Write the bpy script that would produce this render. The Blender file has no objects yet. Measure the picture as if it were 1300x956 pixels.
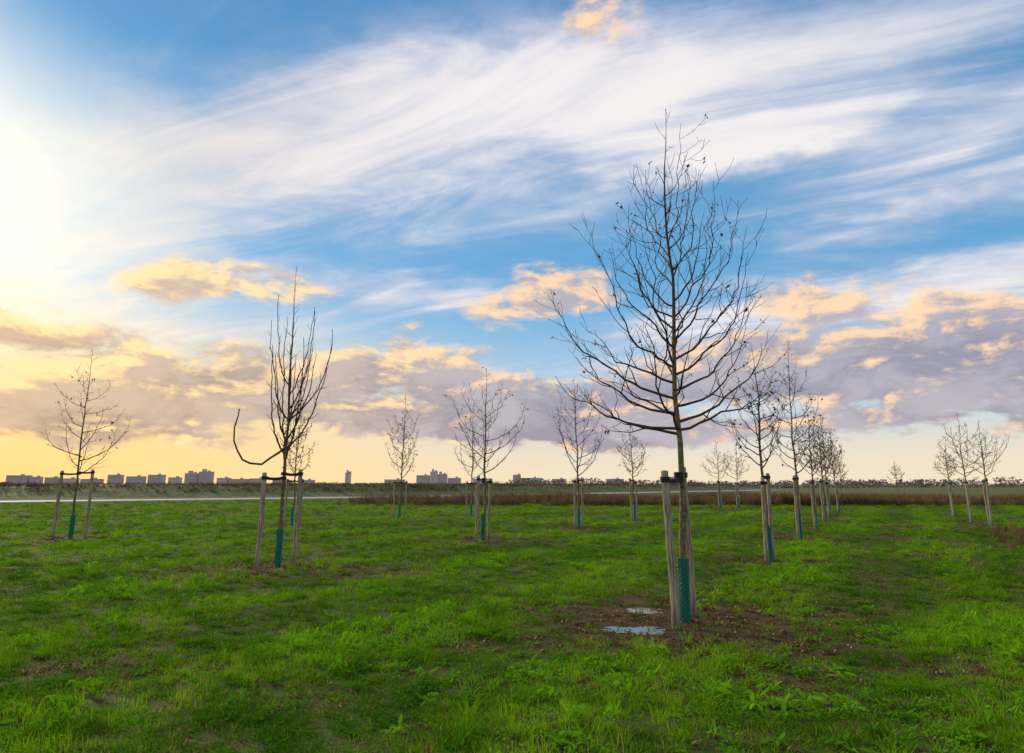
import bpy, math, random
import numpy as np
from mathutils import Vector, noise, Matrix
R = random.Random(7)
rs = np.random.RandomState(11)
scene = bpy.context.scene
COL = scene.collection

# ------------------------------------------------------------ node helpers
class G:
    def __init__(s, nt): s.nt = nt
    def put(s, sock, v):
        if hasattr(v, 'is_output'): s.nt.links.new(v, sock)
        else:
            if sock.type == 'RGBA' and len(v) == 3: v = (*v, 1)
            sock.default_value = v
    def m(s, op, *a, clamp=False):
        n = s.nt.nodes.new('ShaderNodeMath'); n.operation = op; n.use_clamp = clamp
        for i, v in enumerate(a): s.put(n.inputs[i], v)
        return n.outputs[0]
    def vm(s, op, *a, out=0):
        n = s.nt.nodes.new('ShaderNodeVectorMath'); n.operation = op
        for i, v in enumerate(a): s.put(n.inputs[i], v)
        return n.outputs[out]
    def add(s, *a):
        r = a[0]
        for b in a[1:]: r = s.m('ADD', r, b)
        return r
    def mul(s, a, b): return s.m('MULTIPLY', a, b)
    def mad(s, a, b, c): return s.m('MULTIPLY_ADD', a, b, c)
    def sub(s, a, b): return s.m('SUBTRACT', a, b)
    def ss(s, x, a, b, lo=0.0, hi=1.0, kind='SMOOTHSTEP'):
        n = s.nt.nodes.new('ShaderNodeMapRange'); n.interpolation_type = kind
        s.put(n.inputs[0], x); n.inputs[1].default_value = a; n.inputs[2].default_value = b
        n.inputs[3].default_value = lo; n.inputs[4].default_value = hi
        return n.outputs[0]
    def mix(s, f, a, b, bt='MIX'):
        n = s.nt.nodes.new('ShaderNodeMix'); n.data_type = 'RGBA'; n.blend_type = bt
        s.put(n.inputs[0], f); s.put(n.inputs[6], a); s.put(n.inputs[7], b)
        return n.outputs[2]
    def xyz(s, x, y, z):
        n = s.nt.nodes.new('ShaderNodeCombineXYZ')
        for i, v in enumerate((x, y, z)): s.put(n.inputs[i], v)
        return n.outputs[0]
    def sep(s, v):
        n = s.nt.nodes.new('ShaderNodeSeparateXYZ'); s.put(n.inputs[0], v); return n.outputs
    def noise(s, v, scale, detail=4, rough=.5, dist=0.0, color=False, dim='3D'):
        n = s.nt.nodes.new('ShaderNodeTexNoise'); n.noise_dimensions = dim
        if v is not None: s.put(n.inputs['Vector'], v)
        n.inputs['Scale'].default_value = scale; n.inputs['Detail'].default_value = detail
        n.inputs['Roughness'].default_value = rough; n.inputs['Distortion'].default_value = dist
        return n.outputs[1] if color else n.outputs[0]
    def node(s, t, **kw):
        n = s.nt.nodes.new(t)
        for k, v in kw.items(): setattr(n, k, v)
        return n

def new_mat(name):
    m = bpy.data.materials.new(name); m.use_nodes = True
    nt = m.node_tree; nt.nodes.clear()
    g = G(nt); out = nt.nodes.new('ShaderNodeOutputMaterial')
    return m, g, out

def principled(g, out, col, rough=.8, bump=None, bstr=.3, bdist=.02, spec=.3, transl=0.0, tcol=None):
    p = g.node('ShaderNodeBsdfPrincipled')
    g.put(p.inputs['Base Color'], col); g.put(p.inputs['Roughness'], rough)
    p.inputs['Specular IOR Level'].default_value = spec
    if bump is not None:
        b = g.node('ShaderNodeBump'); b.inputs['Strength'].default_value = bstr; b.inputs['Distance'].default_value = bdist
        g.put(b.inputs['Height'], bump); g.nt.links.new(b.outputs[0], p.inputs['Normal'])
    if transl > 0:
        t = g.node('ShaderNodeBsdfTranslucent'); g.put(t.inputs[0], tcol if tcol is not None else col)
        mx = g.node('ShaderNodeMixShader'); mx.inputs[0].default_value = transl
        g.nt.links.new(p.outputs[0], mx.inputs[1]); g.nt.links.new(t.outputs[0], mx.inputs[2])
        g.nt.links.new(mx.outputs[0], out.inputs[0])
    else:
        g.nt.links.new(p.outputs[0], out.inputs[0])
    return p

def mesh_obj(name, verts, faces, mat=None, parent=None, smooth=False, link=True, col=None):
    me = bpy.data.meshes.new(name)
    me.from_pydata([tuple(v) for v in verts], [], faces)
    if mat: me.materials.append(mat)
    if smooth: me.polygons.foreach_set('use_smooth', [True]*len(me.polygons))
    me.update()
    ob = bpy.data.objects.new(name, me)
    if link: (col or COL).objects.link(ob)
    if parent: ob.parent = parent
    return ob

def empty(name, loc):
    e = bpy.data.objects.new(name, None); e.location = loc; e.empty_display_size = .3
    COL.objects.link(e); return e

# ------------------------------------------------------------ sun + sky
SUN_AZ, SUN_EL = -46.0, 19.0     # azimuth measured from +Y towards +X
world = bpy.data.worlds.new('World'); scene.world = world; world.use_nodes = True
try: world.cycles.sampling_method = 'NONE'
except Exception as ex: print('mis', ex)
nt = world.node_tree; nt.nodes.clear(); g = G(nt)
wout = nt.nodes.new('ShaderNodeOutputWorld'); bg = nt.nodes.new('ShaderNodeBackground')
nt.links.new(bg.outputs[0], wout.inputs[0]); bg.inputs[1].default_value = 0.1
sky = g.node('ShaderNodeTexSky', sky_type='NISHITA', sun_disc=False)
sky.sun_elevation = math.radians(SUN_EL); sky.sun_rotation = math.radians(SUN_AZ)
sky.air_density = 1.0; sky.dust_density = 1.0; sky.ozone_density = 1.5
tc = g.node('ShaderNodeTexCoord')
D = tc.outputs['Generated']; dx, dy, dz = g.sep(D)
az0 = g.mul(g.m('ARCTAN2', dx, dy), 57.2958)
el0 = g.mul(g.m('ARCSINE', dz), 57.2958)
P0 = g.xyz(az0, el0, 0.0)
wn = g.noise(g.vm('MULTIPLY', P0, (.09, .22, 0)), 1.0, 4, .6, color=True, dim='2D')
PW = g.vm('ADD', P0, g.vm('MULTIPLY_ADD', wn, (10, 4.6, 0), (-5, -2.3, 0)))
c8, s8 = math.cos(math.radians(8)), math.sin(math.radians(8))
rn = g.node('ShaderNodeMapping', vector_type='POINT'); rn.inputs['Rotation'].default_value = (0, 0, -math.radians(8)); nt.links.new(PW, rn.inputs[0])
PR = rn.outputs[0]
def blob(a0, e0, sa, se, rot=0, amp=1.0, src=None):
    if src is None: src = PR if rot else PW
    if rot: a0, e0 = a0*c8+e0*s8, -a0*s8+e0*c8
    v = g.vm('MULTIPLY_ADD', src, (1/sa, 1/se, 0), (-a0/sa, -e0/se, 0))
    return g.ss(g.vm('LENGTH', v, out=1), 0, 1.75, amp, 0.0)
def blobs(L, src=None): return g.add(*[blob(*b, src=src) for b in L])

# clear-air colour
warm = g.ss(az0, -48, 12)           # 0 = sunward, 1 = away
nish = g.mix(1.0, sky.outputs[0], (.55, .95, 1.45), 'MULTIPLY')
grad = g.mix(g.ss(el0, 8, 40), (1.6, 4.6, 7.4), (.85, 2.9, 5.6))
base = g.mix(.8, nish, grad)
haze_c = g.mix(warm, (10.8, 7.3, 2.3), (9.2, 7.8, 5.7))
low_c = g.mix(warm, (9.6, 7.9, 4.4), (5.4, 7.2, 8.5))
base = g.mix(g.mul(g.ss(el0, 17, 4), .85), base, low_c)
base = g.mix(g.ss(el0, 8.5, 0), base, haze_c)
# high cirrus: streaks in a flat layer seen in perspective
zz = g.add(g.m('MAXIMUM', dz, 0.0), .10)
px, py = g.m('DIVIDE', dx, zz), g.m('DIVIDE', dy, zz)
a = math.radians(24); ca, sa_ = math.cos(a), math.sin(a)
sx = g.mad(px, -ca, g.mul(py, sa_)); sy = g.mad(px, sa_, g.mul(py, ca))
SV = g.xyz(sx, sy, 0.0)
st1 = g.noise(g.vm('MULTIPLY', SV, (.36, 1.1, 0)), 1.0, 5, .58, .7, dim='2D')
st2 = g.noise(g.vm('MULTIPLY', SV, (1.0, 3.2, 0)), 1.0, 6, .6, .9, dim='2D')
stk = g.mad(st1, 2.5, g.mad(st2, 1.25, -1.84))
cir = blobs([(-12, 26.5, 32, 6.0, 8, 1.05), (21, 26.6, 11, 2.0, 0, 1.0), (8, 34, 24, 5.0, 0, .85),
             (38, 31, 14, 5, 8, .75), (-10, 15.8, 13, 2.3, 0, 1.0), (-33, 15, 13, 4.5, 0, .75),
             (33, 19.4, 16, 1.9, 8, .65), (28, 13.6, 15, 2.4, 0, .75), (36, 24, 14, 1.8, 8, .6),
             (-10, 11.0, 26, 2.4, 0, .55), (12, 12.5, 9, 2.2, 0, .55)])
lowfac = g.ss(el0, 3, 12)
cd = g.add(cir, g.mul(stk, g.mul(lowfac, .62)))
cden = g.ss(cd, .05, 1.05)
cir_c = g.mix(g.ss(g.mad(st2, 1.4, cd), .85, 2.1), (4.9, 5.5, 7.4), (9.8, 9.2, 9.0))
cir_w = g.mix(g.ss(az0, -45, -5), (10.4, 8.9, 7.3), cir_c)
col = g.mix(g.mul(cden, .93), base, cir_w)
# sun glow behind the veil
glow = blobs([(-46, 19, 14, 9, 0, 1.0), (-40, 6, 27, 6.5, 0, .66)], src=P0)
gcol = g.mix(g.ss(el0, 4, 16), (12.5, 8.1, 2.7), (14, 12.4, 9.4))
col = g.mix(g.m('MINIMUM', g.mul(glow, g.mad(st1, .8, .66)), 1.0), col, gcol)
# cumulus puffs
CV = g.vm('MULTIPLY', P0, (.15, .36, 0))
cn1 = g.noise(CV, 1.0, 7, .61, .2, dim='2D')
cn2 = g.noise(g.vm('ADD', CV, (-.10, .22, 0)), 1.0, 6, .61, .2, dim='2D')
cb = blobs([(-20, 7.8, 13, 2.4, 0, 1.25), (-7.3, 10.5, 6.5, 1.7, 0, .95), (3, 6.4, 11, 2.4, 0, 1.2),
            (36, 9.8, 11, 2.8, 0, 1.4), (30, 7.2, 14, 1.6, 0, 1.0), (-22.8, 15.2, 7.5, 1.7, 0, .85),
            (2.8, 16.0, 6, 1.8, 8, .8), (25, 14, 6, 1.8, 0, .8), (-34, 4.5, 12, 1.8, 0, 1.1),
            (19, 9.0, 11, 2.2, 0, 1.1), (34, 4.4, 12, 1.0, 0, .85), (-8, 4.8, 11, 1.1, 0, .95),
            (8, 36.5, 4, 2.4, 0, .5), (-38, 10, 8, 1.8, 0, .95), (8, 3.8, 16, .8, 0, .85)])
cq = g.mad(g.mad(cn1, 2.9, -1.48), g.m('MINIMUM', g.mad(cb, 1.2, .12), 1.0), cb)
cuden = g.ss(cq, .12, .66)
lit = g.ss(g.add(g.mad(g.sub(cn1, cn2), 5.4, g.mad(cq, -.60, .56)), g.m('MINIMUM', g.m('MAXIMUM', g.mad(el0, .085, -.72), -.35), .32)), -.15, .90)
shade_c = g.mix(warm, (5.6, 3.9, 2.6), (3.2, 3.05, 3.95))
shade_c = g.mix(g.ss(cn2, .35, .65), shade_c, g.mix(warm, (7.8, 5.6, 3.7), (5.0, 4.6, 5.2)))
lit_c = g.mix(warm, (12.8, 9.2, 4.2), (10.8, 7.4, 4.6))
cu_c = g.mix(lit, shade_c, lit_c)
col = g.mix(g.mul(cuden, .92), col, cu_c)
# unseen bright cloud added overhead and behind the camera as fill light
sky_fill = g.m('MAXIMUM', g.ss(el0, 44, 62), g.ss(g.m('ABSOLUTE', az0), 62, 90, 0, .5))
col = g.mix(g.mul(sky_fill, .9), col, g.mix(st1, (9, 9.5, 11), (18, 16.5, 14.5)))
col = g.mix(g.ss(el0, -.2, -3), col, (1.6, 2.0, .9))
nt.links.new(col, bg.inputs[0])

sd = bpy.data.lights.new('sun', 'SUN'); sd.energy = 4.8; sd.angle = math.radians(10); sd.color = (1, .82, .56)
so = bpy.data.objects.new('sun', sd); COL.objects.link(so)
sv = Vector((math.sin(math.radians(SUN_AZ))*math.cos(math.radians(SUN_EL)),
             math.cos(math.radians(SUN_AZ))*math.cos(math.radians(SUN_EL)), math.sin(math.radians(SUN_EL))))
so.rotation_euler = sv.to_track_quat('Z', 'Y').to_euler(); so.location = (-20, 10, 20)

# ------------------------------------------------------------ trees layout (world metres)
TREES = [
 (2.07, 8.65, 6.75, 'main', .35), (-4.58, 13.95, 6.17, 'vase', 0),
 (-13.4, 21.5, 5.95, 'open', .15), (-8.74, 28.0, 4.9, 'leafy', 1.0), (-5.52, 34.5, 6.2, 'leafy', 1.0),
 (-.85, 20.6, 5.1, 'fan', .1), (-2.16, 37.1, 6.0, 'open', .1), (2.51, 26.5, 5.7, 'fan', .1),
 (5.5, 31.5, 4.4, 'leafy', .6), (5.45, 15.06, 4.75, 'slim', .6), (8.75, 21.5, 6.2, 'slim', .4),
 (11.2, 26.0, 4.6, 'slim', .6), (16.36, 36.2, 5.3, 'leafy', .9), (19.2, 41.3, 5.0, 'leafy', .9),
 (13.8, 46.5, 4.6, 'open', .2), (16.0, 49.6, 4.5, 'open', .2), (22.7, 36.2, 3.7, 'leafy', .5),
 (20.5, 31.5, 4.8, 'fan', .05), (19.0, 28.0, 4.2, 'fan', .05), (13.9, 31.3, 4.6, 'slim', .8),
 (33, 70, 4.5, 'open', .2), (42, 76, 4.2, 'open', .3)]

def hgt(x, y):
    near = max(0., 1 - abs(y)/60)
    h = .06*noise.noise(Vector((x*.35, y*.35, 0))) + .035*noise.noise(Vector((x*1.3, y*1.3, 3)))*near
    return h

def dirtness(x, y):
    d = 0
    for t in TREES[:20]:
        q = ((x-t[0])**2+(y-t[1])**2)**.5
        if q > 3.8: continue
        r = 1.45 if t[3] != 'main' else 2.0
        n = .65*noise.noise(Vector((x*1.6, y*1.6, 9)))+.55*noise.noise(Vector((x*4, y*4, 5)))
        d = max(d, min(1, max(0, (r+n-q)/.8)))
    for (a, b, sx, sy, k) in [(3.4, 9.4, 1.8, 1.3, .85), (1.0, 7.5, 1.8, .6, .75), (-3.0, 13.4, 2.2, 1.2, .8), (.6, 9.2, 1.2, .8, .65),
                              (3.6, 11.2, 1.3, 1.2, .7), (-6, 13, 1.4, 1.2, .75), (9.6, 16.2, .9, 1.8, .9), (12, 20.8, .9, 2.6, .95), (15.2, 28, .9, 3.2, .9),
                              (16, 26, 2, 1.6, .7), (4.2, 6.6, 1.4, .6, .7), (-3.5, 6.6, 1.6, .5, .5), (7.5, 10.0, 1.2, 1.0, .6),
                              (-1, 8, 1.3, .5, .55), (6.5, 12.5, 1.5, 1.4, .75), (3.2, 7.4, 1.0, .6, .7), (1.5, 6.0, 1.2, .35, .6)]:
        q = ((x-a)/sx)**2+((y-b)/sy)**2
        if q > 5: continue
        n = noise.noise(Vector((x*2.1, y*2.1, 1)))*1.6+noise.noise(Vector((x*5.1, y*5.1, 1)))*1.1
        d = max(d, k*min(1, max(0, (1.0-q+n)*.9)))
    return d

def lane(x, y):   # mowing lanes run parallel to the tree rows
    c = x*.87 - y*.49 + .3*noise.noise(Vector((x*.12, y*.12, 7)))
    return c

# ------------------------------------------------------------ ground sheet
def axis(lims, n, p):
    t = np.linspace(-1, 1, n); return np.sign(t)*np.abs(t)**p
xs = axis(None, 281, 3.4)*2600
ys_ = np.concatenate([-np.linspace(60, 1, 12), np.linspace(1.5, 22, 190), 22+ (np.linspace(0, 1, 111)[1:]**2.6)*4500])
xs = np.unique(np.concatenate([xs, np.linspace(-13, 13, 200)]))
PUDS = [(1.40, 8.22, .42, .22), (1.74, 9.45, .30, .22)]
verts = []; dd = []
for y in ys_:
    for x in xs:
        h = hgt(x, y) if abs(x) < 120 and y < 150 else 0
        for (a, b, ra, rb) in PUDS:
            q = ((x-a)/ra)**2+((y-b)/rb)**2
            if q < 3:
                k = min(1, (3-q)/1.5)
                h = h*(1-k) + k*(-.022*max(0, 1-q/2) + .026*noise.noise(Vector((x*8, y*8, 2))))
        verts.append((x, y, h))
        dd.append(dirtness(x, y) if abs(x) < 30 and 3 < y < 48 else 0)
nx = len(xs); faces = []
for j in range(len(ys_)-1):
    for i in range(nx-1):
        k = j*nx+i; faces.append((k, k+1, k+nx+1, k+nx))
mg, gg, out = new_mat('ground_soil_and_grass')
geo = gg.node('ShaderNodeNewGeometry'); P = geo.outputs['Position']; PX, PY, PZ = gg.sep(P)
at = gg.node('ShaderNodeAttribute', attribute_name='dirt')
n1 = gg.noise(P, .55, 4, .6); n2 = gg.noise(P, 9, 4, .65); n3 = gg.noise(P, 60, 3, .6)
green = gg.mix(gg.ss(n3, .35, .7), (.020, .048, .004), (.060, .125, .010))
green = gg.mix(gg.ss(n1, .35, .7), green, (.055, .105, .012))
soil = gg.mix(gg.ss(n3, .3, .7), (.032, .020, .010), (.135, .086, .045))
green = gg.mix(gg.ss(n2, .46, .60), green, soil)
farc = gg.mix(gg.ss(gg.noise(gg.xyz(gg.mul(PX, .01), gg.mul(PY, .03), 0.0), 1, 4, .5), .35, .65), (.06, .09, .022), (.10, .08, .04))
c = gg.mix(at.outputs['Fac'], green, soil)
c = gg.mix(gg.ss(PY, 60, 75), c, farc)
principled(gg, out, c, .95, gg.add(n2, n3), 1.0, .05, .1)
ground = mesh_obj('ground', verts, faces, mg, smooth=True)
atr = ground.data.attributes.new('dirt', 'FLOAT', 'POINT'); atr.data.foreach_set('value', dd)

# ------------------------------------------------------------ puddles
mw, gw, out = new_mat('puddle_water')
p = principled(gw, out, (.05, .045, .035), .03, gw.noise(None, 14, 2, .5), .02, .01, .8)
p.inputs['IOR'].default_value = 1.33
def puddle(cx, cy, rx, ry, z, seed):
    vs = [(0, 0, 0)]; n = 90
    for i in range(n):
        t = 2*math.pi*i/n
        r = 1+.5*noise.noise(Vector((math.cos(t)*1.6, math.sin(t)*1.6, seed)))+.35*noise.noise(Vector((math.cos(t)*5, math.sin(t)*5, seed)))
        vs.append((rx*r*math.cos(t), ry*r*math.sin(t), 0))
    fs = [(0, 1+i, 1+(i+1) % n) for i in range(n)]
    o = mesh_obj('puddle', vs, fs, mw); o.location = (cx, cy, z)
puddle(1.40, 8.22, .40, .22, -.009, 1.3); puddle(1.74, 9.45, .27, .22, -.009, 5.1)

# ------------------------------------------------------------ bark / wood materials
mb, gb, out = new_mat('bark')
ra = gb.node('ShaderNodeAttribute', attribute_name='rad')
tcn = gb.node('ShaderNodeTexCoord')
nb = gb.noise(tcn.outputs['Object'], 22, 4, .65); nb2 = gb.noise(tcn.outputs['Object'], 5, 2, .5)
tr = gb.mix(gb.ss(nb, .35, .65), (.050, .040, .022), (.17, .135, .075))
tr = gb.mix(gb.ss(nb2, .45, .7), tr, (.080, .085, .032))
twig = gb.mix(nb2, (.028, .012, .008), (.055, .027, .016))
bc = gb.mix(gb.ss(ra.outputs['Fac'], .010, .036), twig, tr)
principled(gb, out, bc, .8, nb, .5, .01, .2)
mleaf, gl, out = new_mat('dry_leaf')
gi = gl.node('ShaderNodeNewGeometry')
lc = gl.mix(gi.outputs['Random Per Island'], (.05, .025, .010), (.15, .085, .025))
principled(gl, out, lc, .7, transl=.3)
mst, gs, out = new_mat('weathered_stake_wood')
tcs = gs.node('ShaderNodeTexCoord')
mp = gs.node('ShaderNodeMapping'); mp.inputs['Scale'].default_value = (30, 30, 2.2); gs.nt.links.new(tcs.outputs['Object'], mp.inputs[0])
w1 = gs.noise(mp.outputs[0], 1.6, 6, .65); w2 = gs.noise(tcs.outputs['Object'], 3.5, 4, .6)
wc = gs.mix(gs.ss(w1, .33, .66), (.08, .066, .048), (.34, .28, .205))
wc = gs.mix(gs.ss(w2, .5, .72), wc, (.15, .145, .10))
_, _, oz = gs.sep(tcs.outputs['Object'])
wc = gs.mix(gs.ss(oz, .02, .35, .6, 0), wc, (.08, .068, .045))
principled(gs, out, wc, .85, w1, .8, .008, .2)
mrub, gr_, out = new_mat('black_rubber'); principled(gr_, out, (.012, .012, .013), .55)
mgd, gd, out = new_mat('green_plastic_mesh')
nn = gd.noise(None, 9, 3, .5)
principled(gd, out, gd.mix(nn, (.003, .10, .075), (.008, .19, .14)), .45, transl=.15)

def tube(V, F, A, pts, rad, sides=4, cap=False):
    n = len(pts); b = len(V); prev = None
    for i in range(n):
        t = (pts[min(i+1, n-1)]-pts[max(i-1, 0)])
        if t.length < 1e-6: t = Vector((0, 0, 1))
        t.normalize()
        if prev is None:
            r = Vector((1, 0, 0)) if abs(t.x) < .8 else Vector((0, 1, 0))
        else: r = prev
        u = (r - t*r.dot(t)).normalized(); v = t.cross(u); prev = u
        for k in range(sides):
            an = 2*math.pi*k/sides
            V.append(pts[i]+(u*math.cos(an)+v*math.sin(an))*rad[i]); A.append(rad[i])
    for i in range(n-1):
        for k in range(sides):
            a0 = b+i*sides+k; a1 = b+i*sides+(k+1) % sides
            F.append((a0, a1, a1+sides, a0+sides))
    if cap: F.append(tuple(b+(n-1)*sides+k for k in range(sides)))

def bez(p0, p1, p2, n, wob, rr):
    L = (p2-p0).length; pts = []
    ph = rr.random()*50
    for i in range(n+1):
        t = i/n
        p = p0*(1-t)**2+p1*2*t*(1-t)+p2*t*t
        if 0 < i:
            q = noise.noise_vector(Vector((ph+t*L*2.4, ph, 0)))+.5*noise.noise_vector(Vector((ph+t*L*8.0, ph, 4)))
            p = p+q*wob*min(1, t*3)
        pts.append(p)
    return pts

def add_leaf(LV, LF, p, s, rr):
    d = Vector((rr.uniform(-1, 1), rr.uniform(-1, 1), rr.uniform(-1.2, .4))).normalized()
    u = d.cross(Vector((rr.uniform(-1, 1), rr.uniform(-1, 1), 1))).normalized()
    b = len(LV); w = s*.32
    nrm_ = d.cross(u)*s*.18
    LV.extend([p, p+d*s*.5+u*w, p+d*s, p+d*s*.5-u*w+nrm_*0, p+d*s*.5+nrm_])
    LF.extend([(b, b+1, b+4), (b+1, b+2, b+4), (b+2, b+3, b+4), (b+3, b, b+4)])

def grow(V, F, A, LV, LF, pts, rad, depth, rr, P):
    n = len(pts)-1
    L = sum((pts[i+1]-pts[i]).length for i in range(n))
    cnt = max(1, int(L/P['gap'][depth]*rr.uniform(.8, 1.2)))
    side = rr.choice([-1, 1])
    for k in range(cnt):
        t = .16+.80*(k+rr.random())/cnt
        f = t*n; i = min(n-1, int(f)); fr = f-i
        p = pts[i].lerp(pts[i+1], fr); r0 = (rad[i]*(1-fr)+rad[i+1]*fr)
        tan = (pts[i+1]-pts[i]).normalized()
        axis_ = tan.cross(Vector((rr.uniform(-.6, .6), rr.uniform(-.6, .6), 1))).normalized()*side
        side = -side
        if rr.random() < .35: axis_ = (axis_+tan.cross(axis_)*rr.uniform(-1, 1)).normalized()
        an = math.radians(rr.uniform(30, 65))
        d = (tan*math.cos(an)+axis_*math.sin(an)).normalized()
        ln = P['len'][depth]*rr.uniform(.35, 1.15)*(1.15-.6*t)
        ln = min(ln, L*.7)
        upd = (d+Vector((0, 0, P['up']*rr.uniform(.3, 1.7))) ).normalized()
        p1 = p+d*ln*.5; p2 = p1+upd*ln*.55
        ns = 6 if depth == 0 else 3
        q = bez(p, p1, p2, ns, ln*P['wob'], rr)
        rs0 = max(P['rmin'], r0*.6)
        rd = [rs0+(P['rmin']*.7-rs0)*(j/ns) for j in range(ns+1)]
        tube(V, F, A, q, rd, 3 if P['far'] else 4)
        if depth+1 < len(P['gap']): grow(V, F, A, LV, LF, q, rd, depth+1, rr, P)
        if rr.random() < P['leaf']*(.5 if depth == 0 else .3):
            for _ in range(rr.choice([1, 1, 2, 3])):
                add_leaf(LV, LF, q[-1]+Vector((rr.uniform(-.03, .03), rr.uniform(-.03, .03), rr.uniform(-.03, .03))), rr.uniform(.04, .075)*P['ls'], rr)

def prim_list(kind, H, rr):
    L = []
    if kind == 'main':
        cust = [(2.25,-1.55,3.0),(2.32,-1.2,2.85),(2.5,-1.2,3.45),(2.7,-1.5,4.25),(2.9,-1.0,3.6),(3.1,-1.1,4.95),
                (3.35,-.85,4.65),(3.6,-.65,4.9),(3.9,-.5,5.45),(4.4,-.2,6.0),(2.3,1.05,2.9),(2.4,1.1,3.35),(2.6,1.05,3.8),
                (2.8,1.0,4.15),(3.0,1.05,4.6),(3.2,1.0,5.0),(3.45,1.05,5.4),(3.75,.7,5.75),(4.3,.35,6.05)]
        for h, rx, tz in cust:
            L.append((h, 0 if rx > 0 else math.pi, abs(rx), tz, rr.uniform(-.35, .35)))
        for i in range(13):
            h = 2.3+2.7*(i/13); az_ = math.pi/2*(1 if i % 2 else -1)+rr.uniform(-.8, .8)
            L.append((h, az_, rr.uniform(.7, 1.1)*(1-.5*(h-2.3)/2.7), h+rr.uniform(.7, 1.7), 0))
        for i in range(6):
            h = 4.7+1.2*i/8; L.append((h, i*2.4, rr.uniform(.15, .35), h+rr.uniform(.35, .6), 0))
    elif kind == 'vase':
        cust = [(2.05,-.30,5.2),(2.1,.25,4.6),(2.3,.80,4.5),(2.5,.6,4.2),(2.9,.85,4.75),(3.1,.45,5.2),(2.2,-.48,4.5),(2.9,-.38,4.9),(3.4,.25,5.3),(3.6,-.2,5.4)]
        for h, rx, tz in cust:
            L.append((h, 0 if rx > 0 else math.pi, abs(rx), tz, rr.uniform(-.5, .5)))
        for i in range(6): L.append((2.2+i*.2, rr.choice([1.57, -1.57])+rr.uniform(-.6, .6), rr.uniform(.3, .6), 4.0+i*.15, 0))
    else:
        n = {'open': 16, 'leafy': 20, 'fan': 17, 'slim': 22}[kind]
        zb = 1.95; top = H*.9
        rch = {'open': .29, 'leafy': .20, 'fan': .30, 'slim': .21}[kind]*H*.72
        for i in range(n):
            f = i/n; h = zb+(top-zb)*f**1.15*.85
            r_ = rch*(math.sin(math.pi*min(1, (.30+.62*f)))**.8)*rr.uniform(.7, 1.15)
            if kind == 'fan': tz = h+(H-h)*rr.uniform(.35, .72)
            elif kind == 'open': tz = h+(H-h)*rr.uniform(.2, .5)
            else: tz = h+(H-h)*rr.uniform(.25, .5)
            L.append((h, i*2.4+rr.uniform(-.4, .4), r_, tz, 0))
    return L

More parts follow.
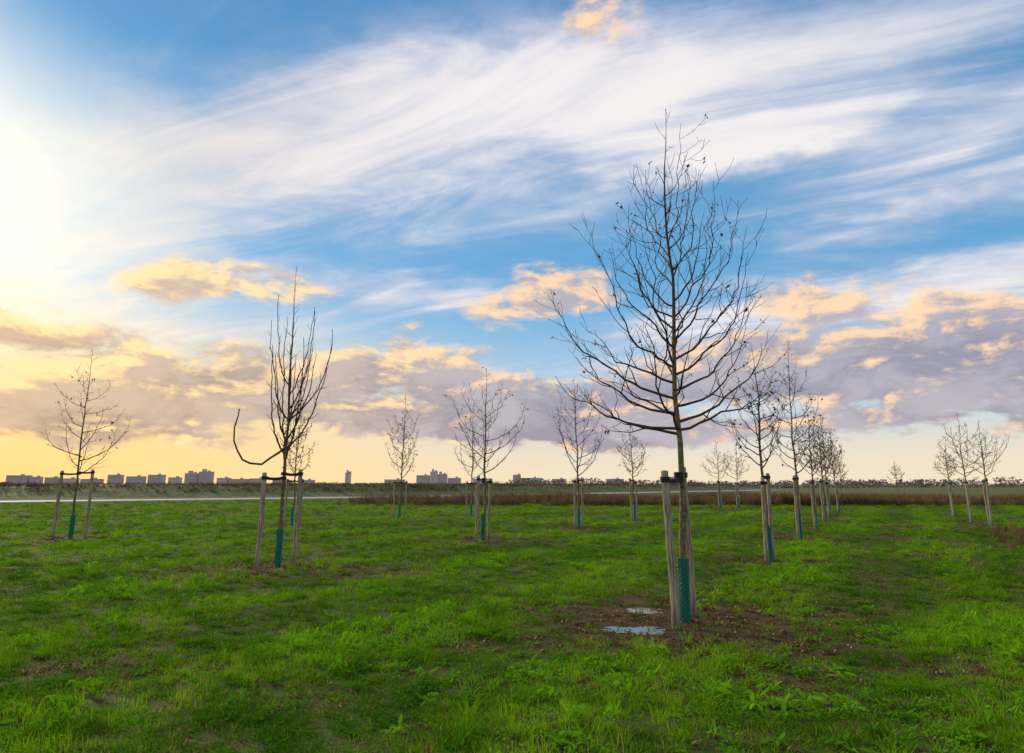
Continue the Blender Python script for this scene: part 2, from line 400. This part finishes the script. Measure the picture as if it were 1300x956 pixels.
def make_tree(x, y, H, kind, leaf, idx):
    rr = random.Random(100+idx)
    far = y > 18
    e = empty('young_tree', (x, y, hgt(x, y)-.02))
    V, F, A, LV, LF = [], [], [], [], []
    rmin = max(.0030, .00020*y)
    P = dict(gap=[.18, .24] if kind in ('leafy', 'slim') else [.24, .3],
             len=[.42, .2], up=.55, rmin=rmin, leaf=leaf*1.6,
             far=far, ls=1.0 if kind == 'main' else 1.3, wob=.08)
    if kind == 'main': P.update(leaf=.18, gap=[.24, .25], len=[.74, .26], up=.65, wob=.10)
    if kind == 'vase': P.update(gap=[.22], len=[.28], up=.9)
    if kind in ('open', 'fan'): P.update(gap=[.19, .30], len=[.42, .18])
    n = 22; tp = []; rb = .050 if kind == 'main' else .045
    lean = Vector((rr.uniform(-.02, .02), rr.uniform(-.02, .02), 1))
    if kind == 'main': lean.x = .006
    ph = rr.random()*40
    for i in range(n+1):
        z = H*i/n
        w = noise.noise_vector(Vector((ph, z*.8, 0)))*.06*min(1, z)+noise.noise_vector(Vector((ph, z*3, 7)))*.022*min(1, z)
        tp.append(Vector((lean.x*z+w.x, lean.y*z+w.y, z)))
    trd = [max(rmin, rb*(1-.97*(i/n)**1.05)*(1.12 if i == 0 else 1)) for i in range(n+1)]
    tube(V, F, A, tp, trd, 10 if not far else 6)
    def at_h(h):
        f = h/H*n; i = min(n-1, int(f)); return tp[i].lerp(tp[i+1], f-i), trd[i]
    for (h, a_, r_, tz, dy_) in prim_list(kind, H, rr):
        p0, tr_ = at_h(h)
        a_ += rr.uniform(-.12, .12)
        o = Vector((math.cos(a_), math.sin(a_), 0))
        p2 = Vector((p0.x, p0.y, 0))+o*r_+Vector((0, dy_, tz))
        k = rr.uniform(.66, .98)
        p1 = p0+o*r_*k+Vector((0, dy_*.6, (tz-h)*rr.uniform(.06, .34)))
        L = (p2-p0).length; ns = max(6, int(L/.11))
        q = bez(p0, p1, p2, ns, (.095 if kind == 'main' else .05)*min(1, L), rr)
        r0 = min(tr_*.6, .010+.0085*L) if kind != 'vase' else min(tr_*.75, .016+.011*L)
        rend = rmin*.8 if kind != 'vase' else rmin*1.8
        rd = [r0+(rend-r0)*(j/ns)**.8 for j in range(ns+1)]
        tube(V, F, A, q, rd, 5 if not far else 4)
        grow(V, F, A, LV, LF, q, rd, 0, rr, P)
    if kind == 'vase':
        pts = [Vector(v) for v in [(0, 0, 2.35), (-.12, 0, 2.26), (-.28, 0, 2.12), (-.48, .02, 2.03), (-.68, .02, 2.02), (-.86, 0, 2.12), (-.98, 0, 2.3), (-1.05, 0, 2.5), (-1.06, 0, 2.75), (-1.02, .02, 2.95), (-1.03, .02, 3.15)]]
        pts = [q_+noise.noise_vector(q_*5)*.06 if j else q_ for j, q_ in enumerate(pts)]
        rd = [.026-.0014*i for i in range(len(pts))]
        tube(V, F, A, pts, rd, 6)
        grow(V, F, A, LV, LF, pts[3:], rd[3:], 0, rr, dict(P, gap=[.3], len=[.18]))
    i0 = int(n*.55); grow(V, F, A, LV, LF, tp[i0:], trd[i0:], 0, rr, dict(P, len=[.35, .15]))
    ob = mesh_obj('trunk_and_branches', V, F, mb, e, smooth=True)
    at_ = ob.data.attributes.new('rad', 'FLOAT', 'POINT'); at_.data.foreach_set('value', A)
    if LV: mesh_obj('leaves', LV, LF, mleaf, e)
    GV, GF, GA = [], [], []
    gh = .74; gr = .064
    if y < 23:
        k = 9 if kind == 'main' else 7
        turns = 1.6
        for s in (1, -1):
            for j in range(k):
                pts = []
                for i in range(25):
                    t = i/24; an = 2*math.pi*(j/k)+s*t*turns*2*math.pi
                    c0 = tp[0].lerp(tp[3], t*.3)
                    pts.append(Vector((c0.x+gr*math.cos(an), c0.y+gr*math.sin(an), .02+gh*t)))
                tube(GV, GF, GA, pts, [.0042]*25, 4)
        for z in (.03, gh+.01):
            pts = [Vector((gr*math.cos(2*math.pi*i/20), gr*math.sin(2*math.pi*i/20), z)) for i in range(21)]
            tube(GV, GF, GA, pts, [.006]*21, 4)
        tube(GV, GF, GA, [Vector((0, 0, .0)), Vector((0, 0, gh*.5)), Vector((0, 0, gh-.01))], [gr-.010, gr-.012, gr-.010], 20)
    else:
        tube(GV, GF, GA, [Vector((0, 0, 0)), Vector((0, 0, gh))], [gr, gr], 12)
    mesh_obj('trunk_guard', GV, GF, mgd, e, smooth=True)
    return tp

def make_stakes(x, y, kind, idx, offs, tops):
    rr = random.Random(900+idx)
    e = empty('tree_support_stakes', (x, y, hgt(x, y)))
    heads = []
    for s in range(2):
        ox, oy = offs[s]; tx, ty, tz = tops[s]
        V, F, A = [], [], []
        n = 14; pts = []; rad = []
        r0 = .045*rr.uniform(.92, 1.06)
        for i in range(n+1):
            t = i/n
            w = noise.noise_vector(Vector((idx*3+s, t*2.2, 0)))*.012
            pts.append(Vector((tx*t, ty*t, -.05+(tz+.05)*t))+Vector((w.x, w.y, 0)))
            rad.append(r0*(1.04-.10*t)*(1+.03*noise.noise(Vector((t*9, idx, s)))))
        pts.append(pts[-1]+Vector((0, 0, .012))); rad.append(rad[-1]*.80)
        tube(V, F, A, pts, rad, 16, cap=True)
        st = mesh_obj('stake_%d' % (s+1), V, F, mst, e, smooth=True); st.location = (ox, oy, 0)
        heads.append(Vector((ox+tx, oy+ty, tz)))
    V, F, A = [], [], []
    def band(c, r, z, h=.045):
        N = 18
        for dz_ in (-h/2, 0, h/2):
            pts = [Vector((c.x+r*math.cos(2*math.pi*i/N), c.y+r*math.sin(2*math.pi*i/N), z+dz_)) for i in range(N+1)]
            tube(V, F, A, pts, [.011]*(N+1), 5)
    def strap(p, q, z, sag):
        d = (q-p); d.z = 0; nrm2 = Vector((-d.y, d.x, 0)).normalized()
        for sgn in (1, -1):
            for dz_ in (-.018, 0, .018):
                pts = []
                for i in range(9):
                    t = i/8; o = nrm2*sgn*(.045-.05*math.sin(math.pi*t)*.9)
                    pts.append(Vector((p.x+d.x*t, p.y+d.y*t, z+dz_-sag*math.sin(math.pi*t)))+o)
                tube(V, F, A, pts, [.010]*9, 5)
    tc_ = Vector((0, 0, 0))
    for hd in heads:
        z = hd.z-.07-rr.uniform(0, .03)
        band(hd, .052, z); strap(hd, tc_, z, .02)
        band(tc_, .05, z, .04)
    mesh_obj('rubber_belt', V, F, mrub, e, smooth=True)

for i, (x, y, H, kind, leaf) in enumerate(TREES):
    make_tree(x, y, H, kind, leaf, i)
    rr = random.Random(50+i)
    if kind == 'main': offs = [(-.20, -.36), (.20, .36)]; tops = [(-.05, 0, 1.76), (-.05, .02, 1.82)]
    elif i == 1: offs = [(-.20, -.55), (.23, .30)]; tops = [(.0, .03, 1.80), (.02, -.03, 1.88)]
    elif i == 2: offs = [(-.55, .0), (.45, .0)]; tops = [(.03, 0, 2.05), (-.02, 0, 2.08)]
    else:
        k = rr.uniform(.85, 1.1)
        offs = [(-.19*k, -.34*k), (.19*k, .34*k)]
        tops = [(rr.uniform(-.04, .04), rr.uniform(-.04, .04), rr.uniform(1.72, 1.88)) for _ in range(2)]
    if y < 60: make_stakes(x, y, kind, i, offs, tops)

# ------------------------------------------------------------ instanced vegetation
def veg_mat(name, c1, c2, cdry, transl=.35, dryamt=.12):
    m, g_, out = new_mat(name)
    at = g_.node('ShaderNodeAttribute', attribute_name='tint'); at.attribute_type = 'INSTANCER'
    gi = g_.node('ShaderNodeNewGeometry')
    r = gi.outputs['Random Per Island']
    f = g_.add(g_.mul(at.outputs['Fac'], .7), g_.mul(r, .3))
    c = g_.mix(f, c1, c2)
    c = g_.mix(g_.m('GREATER_THAN', g_.m('FRACT', g_.mul(r, 17.3)), 1-dryamt), c, cdry)
    tcol = g_.mix(1.0, c, (1.25, 1.25, .6), 'MULTIPLY')
    d = g_.node('ShaderNodeBsdfDiffuse'); g_.put(d.inputs[0], c)
    t = g_.node('ShaderNodeBsdfTranslucent'); g_.put(t.inputs[0], tcol)
    mx = g_.node('ShaderNodeMixShader'); mx.inputs[0].default_value = transl
    g_.nt.links.new(d.outputs[0], mx.inputs[1]); g_.nt.links.new(t.outputs[0], mx.inputs[2]); g_.nt.links.new(mx.outputs[0], out.inputs[0])
    return m
m_gr = veg_mat('grass_blade', (.019, .080, .003), (.175, .335, .010), (.25, .22, .07), transl=.40, dryamt=.08)
m_cl = veg_mat('clover_leaf', (.024, .095, .006), (.135, .30, .012), (.16, .12, .045), dryamt=.08)
m_dry = veg_mat('dry_stalk', (.10, .062, .038), (.26, .17, .10), (.09, .10, .045), transl=.3, dryamt=.18)
m_dead = veg_mat('leaf_litter', (.038, .022, .011), (.16, .095, .043), (.26, .19, .10), transl=.1)

def blade(V, F, base, d, h, w, bend, segs=3):
    side = Vector((-d.y, d.x, 0)).normalized()*w*.5
    b = len(V)
    for i in range(segs):
        t = i/segs
        p = base+Vector((0, 0, h*t*(1-.25*bend*t)))+d*h*bend*t*t
        ww = side*(1-.55*t)
        V.append(p-ww); V.append(p+ww)
    V.append(base+Vector((0, 0, h*(1-.25*bend)))+d*h*bend)
    for i in range(segs-1):
        a0 = b+2*i; F.append((a0, a0+1, a0+3, a0+2))
    a0 = b+2*(segs-1); F.append((a0, a0+1, a0+2))

def tuft(name, n, R0, h0, h1, w, bend, mat, col, seed, segs=3):
    rr = random.Random(seed); V, F = [], []
    for _ in range(n):
        a_ = rr.uniform(0, 6.283); q = R0*rr.random()**.6
        base = Vector((q*math.cos(a_), q*math.sin(a_), -.005))
        a2 = a_+rr.uniform(-1.2, 1.2); d = Vector((math.cos(a2), math.sin(a2), 0))
        blade(V, F, base, d, rr.uniform(h0, h1), w*rr.uniform(.7, 1.2), rr.uniform(*bend), segs)
    mesh_obj(name, V, F, mat, link=True, col=col)

def leafclump(name, n, R0, h0, h1, s, mat, col, seed, elong=1.0):
    rr = random.Random(seed); V, F = [], []
    for _ in range(n):
        a_ = rr.uniform(0, 6.283); q = R0*rr.random()**.6
        c0 = Vector((q*math.cos(a_), q*math.sin(a_), rr.uniform(h0, h1)))
        tilt = Vector((rr.uniform(-.6, .6), rr.uniform(-.6, .6), 1)).normalized()
        u = tilt.cross(Vector((math.cos(a_+1.57), math.sin(a_+1.57), 0))).normalized(); v = tilt.cross(u)
        ss_ = s*rr.uniform(.6, 1.2); b = len(V)
        for k in range(6):
            t = 2*math.pi*k/6
            V.append(c0+u*math.cos(t)*ss_*elong+v*math.sin(t)*ss_*.6+tilt*(.15*ss_ if k % 3 else 0))
        F.append(tuple(b+k for k in range(6)))
    mesh_obj(name, V, F, mat, link=True, col=col)

cg = bpy.data.collections.new('grass_tufts')
tuft('tuft_a', 34, .085, .025, .065, .0055, (.5, 1.4), m_gr, cg, 1, 2)
tuft('tuft_b', 30, .075, .035, .085, .0055, (.4, 1.2), m_gr, cg, 2, 2)
tuft('tuft_c', 24, .06, .06, .15, .006, (.5, 1.2), m_gr, cg, 3, 3)
leafclump('tuft_d_clover', 28, .09, .012, .05, .015, m_cl, cg, 4)
leafclump('tuft_e_weed', 14, .08, .02, .07, .022, m_cl, cg, 5, 1.8)
tuft('tuft_f', 8, .05, .14, .28, .004, (.2, .7), m_gr, cg, 6, 3)
cr = bpy.data.collections.new('dry_stalk_tufts')
for k in range(3):
    rr = random.Random(70+k); V, F, A = [], [], []
    for _ in range(16):
        a_ = rr.uniform(0, 6.283); q = rr.uniform(0, .3)
        b0 = Vector((q*math.cos(a_), q*math.sin(a_), 0)); h = rr.uniform(.45, 1.05)
        tp_ = b0+Vector((rr.uniform(-.2, .2), rr.uniform(-.2, .2), h))
        tube(V, F, A, [b0, b0.lerp(tp_, .5)+Vector((.02, 0, 0)), tp_], [.009, .007, .004], 3)
        for j in range(6):
            t = rr.uniform(.35, 1.0); p = b0.lerp(tp_, t); d = Vector((rr.uniform(-1, 1), rr.uniform(-1, 1), rr.uniform(.2, 1))).normalized()
            u = d.cross(Vector((0, 0, 1))).normalized(); s = rr.uniform(.05, .14); b = len(V)
            V += [p, p+d*s*.5+u*s*.16, p+d*s, p+d*s*.5-u*s*.16]; F.append((b, b+1, b+2, b+3))
    mesh_obj('stalk_%d' % k, V, F, m_dry, col=cr)
cl = bpy.data.collections.new('litter_pieces')
for k in range(3):
    leafclump('litter_%d' % k, 12, .09, .004, .03, .016, m_dead, cl, 40+k, 1.5)

def instancer(name, pts, rot, scl, idx, tint, coll):
    me = bpy.data.meshes.new(name); me.from_pydata(pts, [], [])
    for nm, ty, dat, key in [('rot', 'FLOAT_VECTOR', rot, 'vector'), ('scl', 'FLOAT_VECTOR', scl, 'vector')]:
        a_ = me.attributes.new(nm, ty, 'POINT'); a_.data.foreach_set(key, np.asarray(dat, dtype=np.float32).ravel())
    a_ = me.attributes.new('idx', 'INT', 'POINT'); a_.data.foreach_set('value', np.asarray(idx, dtype=np.int32))
    a_ = me.attributes.new('tint', 'FLOAT', 'POINT'); a_.data.foreach_set('value', np.asarray(tint, dtype=np.float32))
    ob = bpy.data.objects.new(name, me); COL.objects.link(ob)
    ng = bpy.data.node_groups.new(name+'_scatter', 'GeometryNodeTree')
    ng.interface.new_socket('Geometry', in_out='INPUT', socket_type='NodeSocketGeometry')
    ng.interface.new_socket('Geometry', in_out='OUTPUT', socket_type='NodeSocketGeometry')
    gi_ = ng.nodes.new('NodeGroupInput'); go = ng.nodes.new('NodeGroupOutput')
    ci = ng.nodes.new('GeometryNodeCollectionInfo'); ci.inputs['Collection'].default_value = coll
    ci.inputs['Separate Children'].default_value = True; ci.inputs['Reset Children'].default_value = True
    ip = ng.nodes.new('GeometryNodeInstanceOnPoints'); ip.inputs['Pick Instance'].default_value = True
    def na(nm, dt):
        q = ng.nodes.new('GeometryNodeInputNamedAttribute'); q.data_type = dt; q.inputs[0].default_value = nm; return q.outputs[0]
    L = ng.links.new
    L(gi_.outputs[0], ip.inputs['Points']); L(ci.outputs[0], ip.inputs['Instance'])
    L(na('idx', 'INT'), ip.inputs['Instance Index']); L(na('rot', 'FLOAT_VECTOR'), ip.inputs['Rotation'])
    L(na('scl', 'FLOAT_VECTOR'), ip.inputs['Scale']); L(ip.outputs[0], go.inputs[0])
    md = ob.modifiers.new('scatter', 'NODES'); md.node_group = ng
    return ob

def lawn_end(x):
    return 63+(x+47)*.8125-5.0 if x < -12 else 62
pts, rot, scl, idx, tint = [], [], [], [], []
lp, lr, ls_, li, lt = [], [], [], [], []
N0 = 150
ymin, ymax = 3.2, 75
yy = np.linspace(ymin, ymax, 2000)
dens = N0*np.minimum(1, (7.5/yy))**1.85
wid = 2*(.80*yy+2.0)
cdf = np.cumsum(dens*wid)*(yy[1]-yy[0]); tot = int(cdf[-1]); cdf /= cdf[-1]
Ys = np.interp(rs.rand(tot), cdf, yy); Xs = (rs.rand(tot)*2-1)*(.80*Ys+2.0)
def litter(x, y, lo, hi):
    lp.append((x, y, hgt(x, y))); lr.append((0, 0, R.uniform(0, 6.28))); s = R.uniform(lo, hi)*max(1, (y/9)**.5); ls_.append((s, s, s)); li.append(R.randrange(3)); lt.append(R.random())
for x, y in zip(Xs.tolist(), Ys.tolist()):
    if y > lawn_end(x): continue
    qp = min(((x-a)/ra)**2+((y-b)/rb)**2 for a, b, ra, rb in PUDS)
    if qp < .9: continue
    d = dirtness(x, y) if y < 48 and abs(x) < 30 else 0
    u = R.random()
    if u < d*.92:
        if u < d*.55 and qp > 1.6: litter(x, y, .6, 1.1)
        continue
    c = lane(x, y); ln_ = .5+.5*math.sin(c*2.2)
    pn = noise.noise(Vector((x*.45, y*.45, 2))); pn2 = noise.noise(Vector((x*1.7, y*1.7, 12))); pn3 = noise.noise(Vector((x*.11, y*.2, 22)))
    pn4 = noise.noise(Vector((x*4.2, y*4.2, 32)))
    if R.random() < max(0, .12+.6*pn2+.4*pn4-.2*ln_):
        if R.random() < .6: litter(x, y, .5, .9)
        continue
    far = max(1, (y/8.5))
    s = far**.6*R.uniform(.75, 1.25)
    sz = far**.25*R.uniform(.75, 1.25)*(.7+.65*ln_)*(1+.5*pn)*(1+.7*pn4)
    w = R.random()
    if pn+pn2*.6 > .18: k = 3 if w < .5 else (4 if w < .64 else (1 if w < .96 else 2))
    elif pn2 < -.25: k = 2 if w < .28 else (1 if w < .88 else 5 if w < .89 else 4)
    else: k = 0 if w < .5 else (1 if w < .80 else (3 if w < .93 else (2 if w < .96 else 4)))
    if R.random() < .001: k = 5
    pts.append((x, y, hgt(x, y))); rot.append((R.uniform(-.15, .15), R.uniform(-.15, .15), R.uniform(0, 6.28)))
    scl.append((s, s, sz)); idx.append(k)
    tint.append(min(1, max(0, .44+.7*pn2+.5*pn+.6*pn4+.6*(ln_-.5)+.6*pn3+R.uniform(-.25, .25))))
instancer('grass', pts, rot, scl, idx, tint, cg)
instancer('leaf_litter', lp, lr, ls_, li, lt, cl)

# ------------------------------------------------------------ road on the left
RP = [(-150, -8), (-100, 26), (-47, 62.5), (-15, 89), (2, 108), (30, 145), (80, 215)]
def smooth_line(P, n=12):
    o = []
    for i in range(len(P)-1):
        p0 = P[max(i-1, 0)]; p1 = P[i]; p2 = P[i+1]; p3 = P[min(i+2, len(P)-1)]
        for k in range(n):
            t = k/n
            o.append(tuple(.5*((2*p1[j])+(-p0[j]+p2[j])*t+(2*p0[j]-5*p1[j]+4*p2[j]-p3[j])*t*t+(-p0[j]+3*p1[j]-3*p2[j]+p3[j])*t**3) for j in (0, 1)))
    o.append(P[-1]); return o
line = smooth_line(RP)
def strip(name, prof, mat, jitter=0, mats=None):
    V, F = [], []
    m_ = len(prof)
    for i, (x, y) in enumerate(line):
        x2, y2 = line[min(i+1, len(line)-1)]; x1, y1 = line[max(i-1, 0)]
        tx, ty = x2-x1, y2-y1; l = math.hypot(tx, ty); nx_, ny_ = -ty/l, tx/l
        for (o, z) in prof:
            j = jitter*noise.noise(Vector((x*.08, y*.08, o))) if z > .3 else 0
            V.append((x+nx_*o, y+ny_*o, z+j))
    for i in range(len(line)-1):
        for k in range(m_-1):
            a0 = i*m_+k; F.append((a0+m_, a0+m_+1, a0+1, a0))
    return mesh_obj(name, V, F, mat, smooth=False)
mr, gr2, out = new_mat('concrete_road')
nr = gr2.noise(gr2.node('ShaderNodeNewGeometry').outputs['Position'], 1.2, 5, .6)
principled(gr2, out, gr2.mix(nr, (.15, .15, .16), (.25, .25, .26)), .75, spec=.25)
strip('road', [(-3.4, .02), (-3.3, .14), (3.3, .14), (3.4, .02)], mr)
mbk, gbk, out = new_mat('bank_grass')
nb_ = gbk.noise(gbk.node('ShaderNodeNewGeometry').outputs['Position'], .5, 6, .7)
principled(gbk, out, gbk.mix(gbk.ss(nb_, .35, .65), (.020, .042, .007), (.055, .070, .018)), .95, nb_, 1, .3)
strip('grass_bank', [(5, -.02), (7, .25), (10, .9), (13, 1.5), (16, 1.6), (20, 1.4), (26, -.02)], mbk, .4)

pts, rot, scl, idx, tint = [], [], [], [], []
def put_w(x, y, z, s):
    pts.append((x, y, z)); rot.append((0, 0, R.uniform(0, 6.28))); k = R.uniform(.7, 1.2)*s
    scl.append((k*1.3+.2, k*1.3+.2, k)); idx.append(R.randrange(3)); tint.append(R.random())
for _ in range(9000):
    x = R.uniform(-14, 95); y = R.uniform(54, 68)
    n_ = noise.noise(Vector((x*.12, y*.12, 5)))
    if n_+R.uniform(-.5, .5) < -.32: continue
    if x < 4 and R.random() > (x+16)/20: continue
    put_w(x, y, 0, .75+.3*n_)
for _ in range(7500):
    i = R.randrange(len(line)-1); t = R.random()
    x = line[i][0]*(1-t)+line[i+1][0]*t; y = line[i][1]*(1-t)+line[i+1][1]*t
    tx, ty = line[i+1][0]-line[i][0], line[i+1][1]-line[i][1]; l = math.hypot(tx, ty)
    o = R.choice([R.uniform(9, 20), R.uniform(12, 17)])
    z = np.interp(o, [5, 7, 10, 13, 16, 20], [0, .25, .9, 1.5, 1.6, 1.4])
    put_w(x-ty/l*o, y+tx/l*o, z-.1, .42)
for _ in range(240):
    q = R.gauss(0, .8); w = R.gauss(0, 2.5)
    put_w(15.4+w*.45+q, 19.6+w, 0, .30)
instancer('dry_weeds', pts, rot, scl, idx, tint, cr)

# ------------------------------------------------------------ distant tree line + skyline
mtl, gt, out = new_mat('distant_foliage')
gi = gt.node('ShaderNodeNewGeometry')
principled(gt, out, gt.mix(gi.outputs['Random Per Island'], (.075, .072, .07), (.16, .14, .135)), .9, transl=.2)
V, F = [], []
rr = random.Random(5)
def clump(cx, cy, r, h, n):
    for _ in range(n):
        a_ = rr.uniform(0, 6.283); q = r*rr.random()**.5; z = h*rr.random()**1.3
        prof = math.sqrt(max(0, 1-((z/h-.30)/.75)**2))
        p = Vector((cx+q*prof*math.cos(a_), cy+q*prof*math.sin(a_), z)); s = r*.26*rr.uniform(.5, 1.1)
        b = len(V)
        for k in range(3): V.append(p+Vector((rr.uniform(-s, s), rr.uniform(-s, s), rr.uniform(-s, s)*.8)))
        F.append((b, b+1, b+2))
x = -700
while x < 1400:
    y = 820+70*noise.noise(Vector((x*.004, 0, 0))); dns = noise.noise(Vector((x*.006, 3, 0)))
    amp = 1.0 if x > -30 else .55
    h = rr.uniform(4, 7.5)*amp*(1+.9*dns)*(1.2 if x > 0 else .8); clump(x, y+rr.uniform(-30, 30), rr.uniform(6, 10), h, 85)
    x += rr.uniform(3, 7)
for (a0, a1, yy0, hh) in [(0, 160, 330, 2.8), (120, 330, 420, 3.6)]:
    x = a0
    while x < a1:
        clump(x, yy0+rr.uniform(-15, 15), rr.uniform(2.5, 4.5), hh*rr.uniform(.4, 1.0), 70); x += rr.uniform(2, 6)
mesh_obj('distant_tree_line', V, F, mtl)

mwall = []
for nm, c in [('facade_grey', (.40, .37, .40)), ('facade_brick', (.42, .34, .34)), ('facade_light', (.50, .46, .47))]:  # wall colours lightened and greyed to carry the distance haze
    m, g_, out = new_mat(nm); principled(g_, out, g_.mix(g_.noise(None, 1.5, 3), c, tuple(v*.8 for v in c)), .9); mwall.append(m)
mwin, g_, out = new_mat('window_glass'); principled(g_, out, (.20, .20, .23), .2)
def box(V, F, x0, x1, y0, y1, z0, z1):
    b = len(V); V += [(x0, y0, z0), (x1, y0, z0), (x1, y1, z0), (x0, y1, z0), (x0, y0, z1), (x1, y0, z1), (x1, y1, z1), (x0, y1, z1)]
    F += [(b, b+1, b+5, b+4), (b+1, b+2, b+6, b+5), (b+2, b+3, b+7, b+6), (b+3, b, b+4, b+7), (b+4, b+5, b+6, b+7), (b, b+3, b+2, b+1)]
def building(name, x, y, w, d, h, mi, stepped=False):
    e = empty(name, (x, y, 0))
    V, F = [], []; box(V, F, -w/2, w/2, 0, d, 0, h)
    mesh_obj('walls', V, F, mwall[mi], e)
    V, F = [], []; box(V, F, -w/2-.4, w/2+.4, -.4, d+.4, h+.02, h+.8); box(V, F, w*.1, w*.1+5, d*.3, d*.6, h+.82, h+3.4)
    if stepped: box(V, F, -w*.3, -w*.05, d*.2, d*.8, h+.82, h+6)
    mesh_obj('roof', V, F, mwall[0], e)
    V, F = [], []; z = 2
    while z+1.6 < h:
        xx = -w/2+1.4
        while xx+2 < w/2:
            box(V, F, xx, xx+2.0, -.08, -.01, z, z+1.5); xx += 3.6
        z += 3.0
    mesh_obj('windows', V, F, mwin, e)
BL = [(-1075, 26, 15, 0), (-1010, 44, 19, 1), (-975, 20, 16, 0), (-905, 30, 13, 2), (-812, 26, 20, 1), (-770, 34, 17, 0), (-728, 30, 20, 0),
      (-690, 22, 15, 2), (-655, 26, 23, 1), (-627, 26, 26, 1), (-560, 40, 12, 0), (-470, 36, 10, 1), (-336, 9, 24, 2),
      (-182, 26, 19, 0), (-160, 14, 26, 2), (-143, 20, 21, 0), (-118, 26, 14, 1), (-60, 40, 12, 2), (40, 44, 14, 0), (96, 28, 12, 1), (210, 36, 12, 2), (330, 20, 16, 1),
      (-860, 40, 12, 0), (-940, 26, 15, 1), (-590, 24, 14, 2), (-520, 30, 13, 0), (-420, 30, 10, 0), (-240, 40, 11, 1), (10, 16, 20, 1)]
for (x, w, h, mi) in BL:
    building('apartment_building', x, 1420, w, 14, h*1.05, mi, stepped=(h > 20))

# ------------------------------------------------------------ camera
cd_ = bpy.data.cameras.new('camera'); cam = bpy.data.objects.new('camera', cd_); COL.objects.link(cam)
cam.location = (0, 0, 1.6); cam.rotation_euler = (math.radians(90+11.86), 0, 0)
cd_.lens = 24; cd_.sensor_width = 36; cd_.sensor_fit = 'HORIZONTAL'; cd_.shift_y = -.0342
cd_.clip_start = .05; cd_.clip_end = 9000
scene.camera = cam
scene.view_settings.view_transform = 'Standard'; scene.view_settings.look = 'None'
scene.view_settings.exposure = 0; scene.view_settings.gamma = 1
